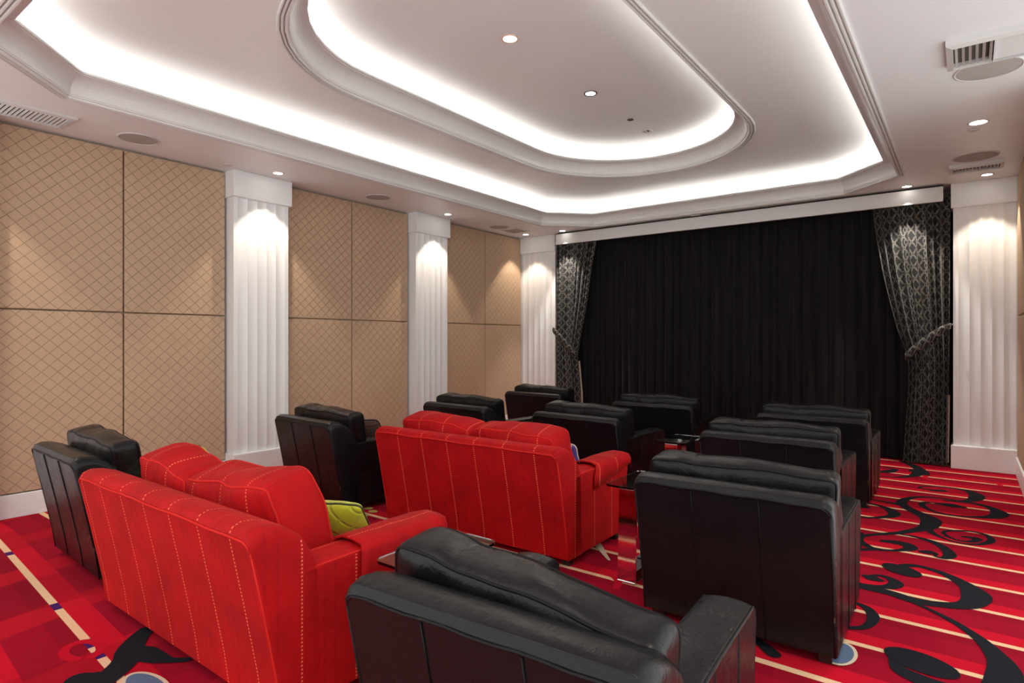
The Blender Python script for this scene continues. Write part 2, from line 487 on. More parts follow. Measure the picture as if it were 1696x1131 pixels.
# cornice profile: three reeds on the soffit, a cove that curls inwards, a lip hiding the strip
def cornice_prof(z):
    p = [(-0.052, 0.0)]
    for k in range(3):
        u = -0.050 + k * 0.026
        p += [(u, -0.014), (u + 0.004, -0.020), (u + 0.013, -0.020), (u + 0.017, -0.014), (u + 0.018, -0.002), (u + 0.024, -0.002)]
    p += [(0.030, 0.0), (0.030, 0.008)]
    for k in range(9):      # concave cove
        t = k / 8 * math.pi / 2
        p.append((0.034 + 0.098 * (1 - math.cos(t)) , 0.012 + 0.128 * math.sin(t)))
    p += [(0.132, 0.146), (0.148, 0.148), (0.150, 0.152), (0.150, 0.166), (0.138, 0.170), (0.130, 0.166), (0.122, 0.152), (0.05, 0.10), (0.0, 0.06)]
    return [(u, z + h) for u, h in p]
struct(sweep(OCT, cornice_prof(H)).build('trim_1', 'moulding_paint', None, False))
t2 = struct(sweep(STD, cornice_prof(H2)).build('trim_2', 'moulding_paint', None, False))
for o_ in (bpy.data.objects['trim_1'], t2):
    pass
def strip(path, z, label):
    o_ = sweep(path, [(0.035, z), (0.035, z + 0.006), (0.060, z + 0.006), (0.060, z)], True).build('cove_strip_light', 'strip_glow')
    tag(o_, label, 'strip light', 'concealed cove strip lights'); return o_
strip(OCT, H + 0.140, 'white glowing strip light hidden behind the cornice of the large eight-sided ceiling tray')
strip(STD, H2 + 0.140, 'white glowing strip light hidden behind the cornice of the inner oval ceiling recess')

# walls
def slab(name, a, b_, mat): return struct(MB().box(a, b_).build(name, mat))
slab('wall_left', (XL - 0.15, YB, 0), (XL, YF, H), 'beige_plain')
slab('wall_right', (XR, 5.6, 0), (XR + 0.15, YF, H), 'beige_plain')
slab('wall_front', (XL - 0.15, YF, 0), (XR + 0.15, YF + 0.15, H), 'beige_plain')

# ------------------------------------------------------------------ carpet
def catmull(pts, sub=7):
    P = [Vector(p) for p in pts]; P = [P[0] * 2 - P[1]] + P + [P[-1] * 2 - P[-2]]; out = []
    for i in range(1, len(P) - 2):
        for k in range(sub):
            t = k / sub; a, b_, c_, d = P[i - 1], P[i], P[i + 1], P[i + 2]
            out.append(0.5 * ((2 * b_) + (c_ - a) * t + (2 * a - 5 * b_ + 4 * c_ - d) * t * t + (3 * b_ - a - 3 * c_ + d) * t ** 3))
    out.append(P[-2]); return out
cv, cf, cm = [], [], []
def cadd(vs, fs, mi):
    n = len(cv); cv.extend(vs); cf.extend([tuple(i + n for i in f) for f in fs]); cm.extend([mi] * len(fs))
zc = [0.0008]
def ribbon(pts, mi=1, scale=1.0):
    zc[0] += 0.00005; z = zc[0]
    s = catmull([(x, y, w_) for x, y, w_ in pts]); vs = []
    for i, p in enumerate(s):
        a = s[max(0, i - 1)]; b_ = s[min(len(s) - 1, i + 1)]
        t = Vector((b_.x - a.x, b_.y - a.y)); t = t.normalized() if t.length > 1e-6 else Vector((1, 0))
        nrm = Vector((-t.y, t.x)); hw = max(0.006, p.z * 0.5 * scale)
        vs += [(p.x + nrm.x * hw, p.y + nrm.y * hw, z), (p.x - nrm.x * hw, p.y - nrm.y * hw, z)]
    cadd(vs, [(2 * i, 2 * i + 1, 2 * i + 3, 2 * i + 2) for i in range(len(s) - 1)], mi)
    for p, w_ in ((s[0], pts[0][2]), (s[-1], pts[-1][2])): blob(p.x, p.y, max(0.006, w_ * 0.5 * scale), max(0.006, w_ * 0.5 * scale), 0, mi, 12)
def blob(x, y, rx, ry, ang=0.0, mi=1, n=28):
    zc[0] += 0.00005; z = zc[0]; ca, sa = math.cos(ang), math.sin(ang)
    cadd([(x + rx * math.cos(t) * ca - ry * math.sin(t) * sa, y + rx * math.cos(t) * sa + ry * math.sin(t) * ca, z) for t in [2 * math.pi * k / n for k in range(n)]], [tuple(range(n))], mi)
cadd([(XL, YB, 0), (XR, YB, 0), (XR, YF, 0), (XL, YF, 0)], [(0, 1, 2, 3)], 0)
SCROLLS = [
    [(-0.19,7.39,0.07),(-0.27,7.35,0.08),(-0.34,7.36,0.03),(-0.39,7.38,0.03),(-0.37,7.48,0.03),(-0.24,7.58,0.03),(-0.09,7.58,0.05),(0.02,7.5,0.09),(0.07,7.33,0.13),(0.04,7.14,0.1),(-0.05,7.02,0.05),(-0.22,7.03,0.04),(-0.37,6.96,0.05),(-0.46,6.81,0.07),(-0.49,6.63,0.09),(-0.44,6.46,0.09),(-0.33,6.28,0.11),(-0.25,6.14,0.15),(-0.25,5.93,0.13),(-0.3,5.78,0.09),(-0.38,5.64,0.07),(-0.45,5.54,0.06),(-0.56,5.42,0.05),(-0.63,5.33,0.05),(-0.66,5.22,0.05),(-0.61,5.11,0.06),(-0.54,5.04,0.05),(-0.45,5.06,0.04),(-0.38,5.12,0.05),(-0.33,5.2,0.09),(-0.36,5.28,0.1),(-0.43,5.29,0.09),(-0.5,5.27,0.06)],
    [(-0.78,6.58,0.03),(-0.71,6.58,0.03),(-0.58,6.55,0.05),(-0.49,6.53,0.08)],
    [(-0.68,5.37,0.08),(-0.66,5.17,0.08),(-0.63,4.96,0.05),(-0.54,5.02,0.05),(-0.45,5.06,0.04)],
    [(-0.22,6.78,0.06),(-0.12,6.78,0.14),(-0.04,6.77,0.07)],
    [(-0.18,6.77,0.03),(-0.25,6.79,0.03),(-0.32,6.75,0.05),(-0.33,6.62,0.05),(-0.25,6.46,0.05),(-0.12,6.4,0.04),(0.05,6.45,0.05),(0.17,6.55,0.1),(0.22,6.7,0.13),(0.18,6.86,0.09),(0.07,6.98,0.06),(-0.05,6.99,0.05),(-0.17,6.95,0.03)],
    [(-0.27,5.88,0.08),(-0.22,5.72,0.05),(-0.13,5.6,0.03),(-0.03,5.56,0.03),(0.07,5.61,0.04),(0.13,5.72,0.05),(0.14,5.81,0.05),(0.11,5.91,0.04),(0.03,5.95,0.03),(-0.06,5.91,0.03),(-0.13,5.85,0.03),(-0.15,5.77,0.03),(-0.11,5.67,0.03),(-0.04,5.62,0.03),(0.03,5.66,0.05),(0.06,5.75,0.06),(0.02,5.76,0.06),(-0.03,5.75,0.03)],
    [(-0.42,5.53,0.02),(-0.33,5.53,0.04),(-0.21,5.47,0.06),(-0.13,5.34,0.07),(-0.1,5.2,0.08),(-0.13,5.11,0.05),(-0.18,5.11,0.02),(-0.18,5.17,0.04),(-0.21,5.18,0.09),(-0.25,5.17,0.07)],
    [(-0.66,8.9,0.06),(-0.53,8.67,0.1),(-0.44,8.4,0.12),(-0.45,8.15,0.12),(-0.5,7.97,0.08),(-0.63,7.8,0.04),(-0.76,7.75,0.03)],
    [(-0.45,8.31,0.2),(-0.39,8.18,0.12),(-0.33,8.12,0.01)],
    [(-0.77,8.03,0.1),(-0.72,8.11,0.12),(-0.67,8.26,0.06),(-0.74,8.32,0.04),(-0.8,8.34,0.03)],
    [(-0.87,6.46,0.03),(-0.73,6.41,0.04),(-0.6,6.34,0.06),(-0.52,6.21,0.1),(-0.51,6.08,0.08),(-0.57,5.98,0.06),(-0.66,5.89,0.04),(-0.79,5.86,0.03)],
    [(-0.81,6.26,0.1),(-0.76,6.25,0.1),(-0.72,6.23,0.05)],
    [(-0.39,4.72,0.03),(-0.32,4.79,0.06),(-0.25,4.82,0.05),(-0.12,4.76,0.06),(-0.01,4.62,0.1),(0.04,4.48,0.15),(0.02,4.33,0.12),(-0.04,4.24,0.09),(-0.14,4.19,0.08),(-0.25,4.17,0.09),(-0.37,4.21,0.08),(-0.48,4.22,0.09),(-0.58,4.24,0.08),(-0.76,4.24,0.07)],
    [(-0.25,4.14,0.03),(-0.17,4.08,0.03),(-0.06,3.98,0.04),(0.04,3.84,0.06),(0.1,3.7,0.09),(0.13,3.58,0.12),(0.13,3.45,0.14),(0.1,3.31,0.12),(0.03,3.15,0.08)],
    [(-0.28,3.34,0.04),(-0.24,3.25,0.08),(-0.16,3.21,0.1),(-0.11,3.2,0.1),(-0.02,3.21,0.08)],
    [(-0.52,4.42,0.04),(-0.48,4.4,0.09),(-0.44,4.39,0.05)],
    [(-0.51,4.42,0.02),(-0.45,4.48,0.03),(-0.39,4.46,0.05),(-0.35,4.39,0.08),(-0.38,4.31,0.07),(-0.44,4.27,0.04),(-0.53,4.24,0.05)],
    [(-0.57,3.92,0.03),(-0.51,3.93,0.03),(-0.45,3.89,0.05),(-0.41,3.8,0.06),(-0.41,3.7,0.05),(-0.44,3.61,0.04),(-0.52,3.55,0.03)],
    [(-2.96,0.92,0.1),(-3.02,1.01,0.12),(-3.08,1.1,0.12),(-3.15,1.17,0.12),(-3.24,1.22,0.12),(-3.32,1.28,0.1),(-3.39,1.35,0.08)],
    [(-3.26,1.22,0.05),(-3.16,1.24,0.12),(-3.06,1.26,0.1),(-2.98,1.29,0.05),(-2.92,1.34,0.04)],
    [(-3.11,0.94,0.1),(-3.12,0.98,0.13),(-3.11,1.03,0.06)],
]
# lighter arcs woven into the red
for x, y, rr in [(-4.62, 1.62, 0.10), (-3.42, 1.08, 0.07), (-2.0, 3.3, 0.2), (-0.05, 8.0, 0.22)]:
    ribbon([(x + rr * math.cos(a) * 1.5, y + rr * math.sin(a), 0.045) for a in [k * 0.5 for k in range(12)]], 5)
for s in SCROLLS: ribbon(s, 1)
blob(-0.345, 4.67, 0.125, 0.085, -0.6, 1)
blob(-0.175, 3.385, 0.155, 0.10, -0.35, 1)
ribbon([(-0.74, 3.05, .07), (-0.9, 3.2, .05), (-1.1, 3.4, .04)], 1)
for x, y, rx, ry in [(-2.83, 1.13, 0.17, 0.075), (-2.66, 1.13, 0.12, 0.07), (-0.49, 3.25, 0.075, 0.13)]:
    blob(x, y, rx, ry, 0, 3); blob(x, y, rx - 0.016, ry - 0.016, 0, 2)
for x, y in [(-4.26, 3.52), (-4.15, 3.48), (-4.12, 3.36), (-4.27, 3.40), (-4.36, 3.46)]: blob(x, y, 0.045, 0.038, 0, 4)
# tapered cream leaves beside the middle sofa
ribbon([(-2.62, 4.06, .02), (-2.3, 4.02, .07), (-1.95, 3.68, .02)], 3)
me = bpy.data.meshes.new('floor'); me.from_pydata(cv, [], cf)
for k in ('carpet_red', 'carpet_black', 'carpet_blue', 'carpet_cream', 'carpet_olive', 'carpet_arc'): me.materials.append(MAT[k])
for p, mi in zip(me.polygons, cm): p.material_index = mi
me.update()
bm = bmesh.new(); bm.from_mesh(me)
for f in bm.faces:
    if f.normal.z < 0: f.normal_flip()
bm.to_mesh(me); bm.free()
struct(link(bpy.data.objects.new('floor', me)))

# ------------------------------------------------------------------ wall panels, baseboards
BAYS = [(1.38, 3.36), (4.06, 6.04), (6.76, 8.80)]
HN = ['behind the rear pillar at the left edge of the photo', 'between the two left wall pillars', 'between the second left wall pillar and the corner']
def panel(x_in, y0, y1, z0, z1, label, side):
    g_ = 0.006
    xa, xb = (XL + 0.002, XL + 0.062) if side < 0 else (XR - 0.062, XR - 0.002)
    o_ = MB().box((xa, y0 + g_, z0 + g_), (xb, y1 - g_, z1 - g_)).build('wall_panel', 'quilted_fabric', None, False, 0.008, None, 2)
    tag(o_, label, 'wall panel', 'quilted beige wall panels'); return o_
for bi, (y0, y1) in enumerate(BAYS):
    ym = (y0 + y1) / 2
    bay = ['in the bay nearest the left edge of the photo', 'in the bay between the two free-standing left pillars', 'in the last bay beside the black curtain'][bi]
    for lo, (ya, yb) in (('left', (y0, ym)), ('right', (ym, y1))):
        panel(XL, ya, yb, 1.765, H - 0.015, 'upper %s quilted beige fabric panel %s' % (lo, bay), -1)
        panel(XL, ya, yb, 0.20, 1.765, 'lower %s quilted beige fabric panel %s' % (lo, bay), -1)
    bb = struct(MB().box((XL, y0, 0), (XL + 0.075, y1, 0.198)).build('baseboard_left', 'white_paint', None, False, 0.006, None, 2))
for (za, zb, wd) in ((1.765, H - 0.015, 'upper'), (0.2, 1.765, 'lower')):
    panel(XR, 6.76, 8.78, za, zb, '%s quilted beige fabric panel seen edge-on at the right edge of the photo' % wd, 1)
struct(MB().box((XR - 0.075, 5.6, 0), (XR, 8.76, 0.198)).build('baseboard_right', 'white_paint', None, False, 0.006, None, 2))
struct(MB().box((XL, YB, 0), (XL + 0.075, 0.68, 0.198)).build('baseboard_left', 'white_paint', None, False, 0.006, None, 2))

# fluted pillars: built along local x, front towards -y, back on y=0
def pillar(name, label, wd, depth, loc, rz, nfl, margin, cat='pillar', plinth=0.27):
    t = thing(name, label, cat, loc, rz, 'white fluted wall pillars')
    hw = wd / 2
    MB().box((-hw, -depth, 0), (hw, 0, plinth)).build('plinth', 'white_paint', t, False, 0.006, None, 2)
    MB().box((-hw, -depth, 3.05), (hw, 0, H)).build('capital', 'white_paint', t, False, 0.006, None, 2)
    s = hw - 0.022; d0 = depth - 0.045
    prof = [(-s, 0), (-s, -d0), (-s + margin, -d0)]
    fw = (2 * s - 2 * margin) / nfl
    for i in range(nfl):
        x0 = -s + margin + i * fw
        # each flute is a raked shallow scoop: a deep edge on one side, easing out to the other
        for k in range(0, 11):
            t_ = k / 10
            prof.append((x0 + fw * (0.001 + 0.998 * t_), -d0 + 0.012 * math.sin(math.pi * t_) ** 0.9))
    prof += [(s - margin, -d0), (s, -d0), (s, 0)]
    n = len(prof); vs = [(x, y, plinth) for x, y in prof] + [(x, y, 3.05) for x, y in prof]
    fs = [(i + 1, i, n + i, n + i + 1) for i in range(n - 1)]
    mk('shaft', vs, fs, 'white_paint', t)
    return t
for y, lab in ((1.03, 'white fluted wall pillar behind the seats, just outside the left edge of the photo'),
               (3.71, 'larger white fluted wall pillar, rising behind the black chair at the left'),
               (6.40, 'white fluted wall pillar in the middle of the left wall, with beige panels on both sides')):
    pillar('fluted_pillar', lab, 0.70, 0.235, (XL, y, 0), R(90), 5, 0.045)
pillar('fluted_pillar', 'white fluted corner pillar left of the black curtain', 0.80, 0.42, (XL + 0.40, YF, 0), 0, 5, 0.07)
pillar('fluted_pillar', 'wide white fluted corner pillar right of the black curtain', 0.66, 0.44, (XR - 0.33, YF, 0), 0, 5, 0.05)

# ------------------------------------------------------------------ curtain and drapes
random.seed(3)
def pleats(x0, x1, lo, hi):
    ks = [x0]
    while ks[-1] < x1: ks.append(ks[-1] + random.uniform(lo, hi))
    return ks
ks = pleats(-5.72, -0.14, 0.09, 0.19)
amps = [random.uniform(0.03, 0.065) for _ in ks]
NX, NZ = 1100, 16
vs, fs = [], []
for j in range(NZ + 1):
    z = 0.015 + (3.24 - 0.015) * j / NZ
    for i in range(NX + 1):
        x = -5.72 + 5.58 * i / NX
        k = 0
        while k < len(ks) - 2 and ks[k + 1] < x: k += 1
        wv = (x - ks[k]) / (ks[k + 1] - ks[k])
        a = amps[k] * (0.8 + 0.5 * (1 - z / 3.2))
        xx = x + 0.02 * noise.noise(Vector((x * 2.0, 0, z * 0.7))) * (1 - z / 3.3)
        # one fold stands away from the floor on the right
        bulge = 0.13 * math.exp(-((x + 1.42) / 0.16) ** 2) * b2(1 - z / 1.7)
        y = 9.03 - a * math.sin(math.pi * wv) ** 0.75 + 0.012 * noise.noise(Vector((x * 1.3, z * 0.6, 2))) - bulge
        vs.append((xx, y, z))
for j in range(NZ):
    for i in range(NX):
        a = j * (NX + 1) + i; fs.append((a, a + 1, a + NX + 2, a + NX + 1))
cu = mk('stage_curtain', vs, fs, 'black_curtain', None, True)
tag(cu, 'wide black pleated curtain covering the front wall from ceiling to floor', 'curtain')

def interp(tab, z):
    if z >= tab[0][0]: return tab[0][1]
    for (z0, x0), (z1, x1) in zip(tab, tab[1:]):
        if z >= z1: t = (z - z1) / (z0 - z1); return x1 + (x0 - x1) * t
    return tab[-1][1]
def drape(label, inner, outer, tie, mirror, hook):
    t = thing('tied_drape', label, 'drape', (outer[0][1], 8.8, 0), 0, 'trellis drapes tied back at both sides')
    ox = outer[0][1]
    NFOLD = 9; NU = 200; NV = 60; vs, fs, uvs = [], [], []
    for j in range(NV + 1):
        z = 0.02 + (3.22 - 0.02) * j / NV
        xi, xo = interp(inner, z), interp(outer, z)
        full = 0.80
        cur = abs(xi - xo); pin = math.exp(-((z - tie) / 0.28) ** 2)
        amp = 0.036 + 0.030 * b2(1 - cur / full) + 0.01 * pin
        for i in range(NU + 1):
            s_ = i / NU
            x = xi + (xo - xi) * (s_ + 0.012 * math.sin(2 * math.pi * s_ * 3 + 1))
            y = 8.80 - amp * math.sin(2 * math.pi * NFOLD * s_ + 0.8 * math.sin(7 * s_)) * (0.75 + 0.4 * math.sin(5.1 * s_ + 2)) + 0.012 * noise.noise(Vector((s_ * 8, z * 2, 1)))
            x += 0.010 * math.cos(2 * math.pi * NFOLD * s_)
            vs.append((x - ox, y - 8.8, z)); uvs.append((s_ * 1.55, z))
    for j in range(NV):
        for i in range(NU):
            a = j * (NU + 1) + i; f = (a, a + 1, a + NU + 2, a + NU + 1)
            fs.append(f if not mirror else f[::-1])
    p = mk('cloth', vs, fs, 'trellis_drape', t, True, uvs)
    # pale lining turned out along one edge
    vs, fs = [], []
    ledge, (za, zb) = (inner if mirror else outer), ((0.02, 1.15) if mirror else (0.05, 0.85))
    for j in range(20):
        z = za + (zb - za) * j / 19; x = interp(ledge, z) - ox + (0.008 if mirror else 0.014)
        tw = 0.012 if mirror else 0.022
        vs += [(x - tw * 0.5, -0.035 + (0.05 if not mirror else 0.02), z), (x + tw * 0.5, 0.03, z)]
    for j in range(19): fs.append((2 * j, 2 * j + 1, 2 * j + 3, 2 * j + 2))
    l = mk('lining', vs, fs, 'lining_cloth', t); l['label'] = 'pale lining edge'
    md = l.modifiers.new('s', 'SOLIDIFY'); md.thickness = 0.004
    # tieback band: from the hook down around the gathered folds
    (hx, hz), (ex, ez) = hook
    vs, fs, uvs = [], [], []
    n = 24
    for i in range(n + 1):
        s_ = i / n; x = hx + (ex - hx) * s_; z = hz + (ez - hz) * (s_ ** 1.15)
        yy = 8.665 - 0.04 * math.sin(math.pi * min(1, s_ * 1.0)) ** 0.6 - 8.8 + (0.06 if i == 0 else 0) + (0.05 * (s_ > 0.97))
        wd = 0.030 + 0.030 * math.sin(math.pi * s_) ** 0.7 + 0.012 * s_
        for k in (-1, -0.33, 0.33, 1):
            vs.append((x - ox, yy - 0.010 * (1 - abs(k)), z + wd * k)); uvs.append((s_ * 0.6, k * 0.07))
    for i in range(n):
        for k in range(3):
            a = i * 4 + k; fs.append((a, a + 1, a + 5, a + 4))
    b_ = mk('tieback', vs, fs, 'trellis_drape', t, True, uvs)
    md = b_.modifiers.new('s', 'SOLIDIFY'); md.thickness = 0.012
    MB().tube([(hx - ox, 0.0, hz), (hx - ox, -0.07, hz + 0.01), (hx - ox + (0.012 if not mirror else -0.012), -0.08, hz + 0.02)], 0.006).build('hook', 'chrome', b_, True)
    return t
drape('dark grey patterned drape tied back against the right pillar', [(3.22, -0.98), (3.1, -0.97), (2.73, -0.93), (2.35, -0.87), (1.97, -0.79), (1.6, -0.70), (1.34, -0.61), (1.2, -0.59), (0.94, -0.59), (0.5, -0.62), (0.0, -0.65)],
      [(3.22, -0.18), (1.3, -0.19), (0.0, -0.205)], 1.28, False, ((-0.155, 1.67), (-0.61, 1.30)))
drape('dark grey patterned drape tied back against the left pillar', [(3.22, -4.88), (3.1, -4.90), (2.73, -4.98), (2.14, -5.07), (1.54, -5.20), (1.23, -5.26), (1.13, -5.24), (0.63, -5.19), (0.0, -5.17)],
      [(3.22, -5.66), (1.3, -5.66), (0.0, -5.65)], 1.2, True, ((-5.67, 1.69), (-5.22, 1.28)))

# pelmet board and the small receiver on the ceiling
pe = thing('curtain_pelmet', 'long white pelmet board along the top of the black curtain', 'pelmet', (-2.92, 8.7, 3.13))
MB().box((-2.70, -0.02, 0.0), (2.69, 0.02, 0.175)).build('board', 'moulding_paint', pe, False, 0.004, None, 2)
MB().box((-2.70, 0.02, 0.10), (2.69, 0.05, 0.195)).build('shadow_gap_strip', 'shadow_gap', pe)  # near-black strip painted in as the shadow gap above the board
rc = thing('sensor_box', 'small white sensor box on the ceiling in front of the pelmet', 'sensor', (-3.15, 8.60, H))
MB().box((-0.065, -0.03, -0.028), (0.065, 0.03, 0.0)).build('case', 'grille_white', rc, False, 0.006)
MB().box((-0.03, -0.034, -0.02), (0.03, -0.029, -0.008)).build('lens', 'speaker_cloth', rc)

# ------------------------------------------------------------------ ceiling fittings
def downlight(x, y, z, label, power=0.0, cone=70, blend=0.35, col=WARM, r=0.048, rim='grille_white', lit=True, tgt=None, group='recessed ceiling downlights', size=0.012):
    t = thing('downlight', label, 'downlight', (x, y, z), 0, group)
    MB().lathe([(r + 0.016, 0.0), (r + 0.016, -0.004), (r + 0.010, -0.007), (r, -0.005), (r, 0.0)]).build('rim', rim, t, True)
    MB().lathe([(0.0005, -0.003), (r, -0.003)]).build('lamp', 'bulb_glow' if lit else 'grille_white', t)
    if power:
        l = bpy.data.lights.new('lamp_light', 'SPOT'); l.energy = power; l.spot_size = R(cone); l.spot_blend = blend
        l.color = col; l.shadow_soft_size = size
        o_ = bpy.data.objects.new('lamp_light', l); link(o_, t); o_.location = (0, 0, -0.02)
        if tgt:
            d = Vector(tgt); o_.rotation_euler = d.to_track_quat('-Z', 'Y').to_euler()
    return t
for y, lab in ((1.03, 'lit downlight in front of the rear left pillar, outside the photo'), (3.74, 'small lit downlight in front of the larger left pillar'), (6.45, 'small lit downlight in front of the middle left pillar')):
    downlight(-6.04, y, H, lab, SPOT, 80, 0.35)
downlight(-6.12, 8.50, H, 'small lit downlight in front of the corner pillar left of the curtain', SPOT * 0.8, 78, 0.4)
downlight(0.17, 8.50, H, 'small lit downlight in front of the corner pillar right of the curtain', SPOT * 0.8, 78, 0.4)
downlight(-5.42, 8.58, H, 'lit downlight tight against the left end of the pelmet', SPOT * 2.0, 62, 0.5, NEUT)
downlight(-0.58, 8.58, H, 'lit downlight tight against the right end of the pelmet', SPOT * 2.0, 62, 0.5, NEUT)
downlight(0.07, 6.42, H, 'large bright downlight on the right, beside a white disc', SPOT, 84, 0.4, WARM, 0.06)
downlight(0.07, 3.7, H, 'lit downlight above the right aisle, outside the photo', SPOT, 84, 0.4)
downlight(0.07, 1.0, H, 'lit downlight at the right behind the camera', SPOT, 84, 0.4)
downlight(-2.95, 3.88, H3, 'lit downlight with a warm rim, nearest in the oval recess', DOWN, 130, 0.6, NEUT, 0.055, 'bulb_rim_warm', size=0.05)
downlight(-2.97, 5.22, H3, 'lit downlight with a black rim in the middle of the oval recess', DOWN, 130, 0.6, NEUT, 0.05, 'black_plastic', size=0.05)
for x, y in ((-4.6, 0.3), (-2.0, 0.3), (-3.3, -0.4)):  # unseen rear downlights, added to light the near chairs
    downlight(x, y, H, 'unseen lit downlight added above the rear aisle, behind the camera, %s' % {-4.6: 'on the left', -2.0: 'on the right', -3.3: 'nearest the back wall'}[x], DOWN * 1.0, 120, 0.6, NEUT, size=0.05)
t = downlight(-2.98, 6.55, H3, 'unlit adjustable downlight with a white crossbar at the far end of the oval', 0, lit=False)
MB().box((-0.008, -0.05, -0.012), (0.008, 0.05, -0.003)).build('crossbar', 'grille_white', t)
MB().lathe([(0.0005, -0.006), (0.022, -0.009), (0.03, -0.003)]).build('reflector', 'vent_dark', t)
def disc(x, y, z, r, label, mat='grille_white', name='sprinkler_cover', drop=0.012):
    o_ = MB().lathe([(0.0005, -drop), (r * 0.9, -drop), (r, -drop * 0.6), (r, -0.003), (r * 0.8, 0.0)]).build(name, mat, None, True)
    o_.location = (x, y, z); tag(o_, label, 'ceiling cover', 'round ceiling covers'); return o_
disc(-6.15, 3.23, H, 0.042, 'small white disc on the ceiling left of the downlight by the larger pillar')
disc(-6.10, 6.72, H, 0.042, 'small white disc on the ceiling beside the downlight at the middle pillar')
disc(0.04, 6.62, H, 0.042, 'small white disc beside the large downlight on the right')
disc(-2.97, 6.1, H3, 0.035, 'small dark-centred sensor disc in the oval between two downlights', 'vent_dark', 'ceiling_sensor', 0.008)
def speaker(x, y, label, r=0.165):
    t = thing('ceiling_speaker', label, 'speaker', (x, y, H), 0, 'round ceiling speakers')
    MB().lathe([(r + 0.015, 0), (r + 0.013, -0.006), (r + 0.004, -0.008), (r, -0.006), (r, 0.0)], seg=48).build('rim', 'grille_white', t, True)
    MB().lathe([(0.0005, -0.005), (r + 0.002, -0.004)], seg=48).build('grille', 'speaker_cloth', t)
speaker(-6.03, 2.34, 'round grey ceiling speaker above the left panels, nearest the big louvred vent', 0.155)
speaker(-6.04, 5.15, 'round grey ceiling speaker above the panels between the left pillars', 0.15)
speaker(-6.06, 7.68, 'small-looking round ceiling speaker beside the vent in the far left corner', 0.15)
speaker(0.11, 5.20, 'large round ceiling speaker beside the near vent at the right edge', 0.18)
speaker(0.06, 7.60, 'round ceiling speaker just in front of the far right vent', 0.18)
def vent(x0, x1, y0, y1, label, along, n, drop, split=False, mat='grille_white'):
    cx, cy = (x0 + x1) / 2, (y0 + y1) / 2; hx, hy = (x1 - x0) / 2, (y1 - y0) / 2
    t = thing('ceiling_vent', label, 'air vent', (cx, cy, H), 0, 'louvred ceiling vents')
    bw = 0.035; f = MB()
    prof = [((-hx, -hy), (hx, hy)), ((-hx + bw, -hy + bw), (hx - bw, hy - bw))]
    (ax, ay), (bx_, by_) = prof[0]; (cx_, cy_), (dx_, dy_) = prof[1]
    o4 = [(ax, ay), (bx_, ay), (bx_, by_), (ax, by_)]; i4 = [(cx_, cy_), (dx_, cy_), (dx_, dy_), (cx_, dy_)]
    vs = [(x, y, 0) for x, y in o4] + [(x, y, -drop * 0.75) for x, y in o4] + [(x, y, -drop) for x, y in i4] + [(x, y, -0.002) for x, y in i4]
    fs = []
    for a in range(3):
        for k in range(4): fs.append((a * 4 + k, a * 4 + (k + 1) % 4, a * 4 + 4 + (k + 1) % 4, a * 4 + 4 + k))
    f.add(vs, fs); f.build('frame', 'grille_white', t)
    MB().box((cx_, cy_, -0.004), (dx_, dy_, -0.001)).build('backing', 'vent_dark', t)
    s = MB(); ang = R(38)
    def slat(c0, lo, hi, ax_):
        w_ = (0.5 * spacing * 0.42)
        z = -drop * 0.62; dz = min(drop * 0.3, w_ * math.tan(ang))
        if ax_ == 'y': vs = [(c0 - w_, lo, z + dz), (c0 - w_, hi, z + dz), (c0 + w_, hi, z - dz), (c0 + w_, lo, z - dz)]
        else: vs = [(lo, c0 - w_, z + dz), (hi, c0 - w_, z + dz), (hi, c0 + w_, z - dz), (lo, c0 + w_, z - dz)]
        vs += [(x, y, z_ + 0.003) for x, y, z_ in vs]
        s.add(vs, [(0, 1, 2, 3), (4, 7, 6, 5), (0, 3, 7, 4), (1, 5, 6, 2), (3, 2, 6, 7), (0, 4, 5, 1)])
    if split:
        xm = cx_ + (dx_ - cx_) * 0.45
        spacing = (xm - cx_) / 6
        for k in range(6): slat(cx_ + spacing * (k + 0.5), cy_, dy_, 'y')
        s.box((xm - 0.004, cy_, -drop), (xm + 0.004, dy_, -0.004))
        spacing = (dy_ - cy_) / 12
        for k in range(12): slat(cy_ + spacing * (k + 0.5), xm, dx_, 'x')
    elif along == 'x':   # long side along x, slats along y
        spacing = (dx_ - cx_) / n
        for k in range(n): slat(cx_ + spacing * (k + 0.5), cy_, dy_, 'y')
    else:
        spacing = (dy_ - cy_) / n
        for k in range(n): slat(cy_ + spacing * (k + 0.5), cx_, dx_, 'x')
    s.build('louvres', mat, t)
vent(-6.22, -5.86, 0.85, 1.82, 'long louvred ceiling vent above the first left wall panel', 'y', 30, 0.026)
vent(-6.22, -5.86, 7.90, 8.28, 'square grey ceiling vent in the far left corner', 'y', 14, 0.010, False, 'speaker_cloth')
vent(-0.11, 0.42, 4.56, 4.99, 'near louvred ceiling vent with crossed slats at the top right edge', 'x', 8, 0.05, True)
vent(-0.16, 0.30, 7.84, 8.12, 'far louvred ceiling vent above the right corner pillar', 'x', 13, 0.045)

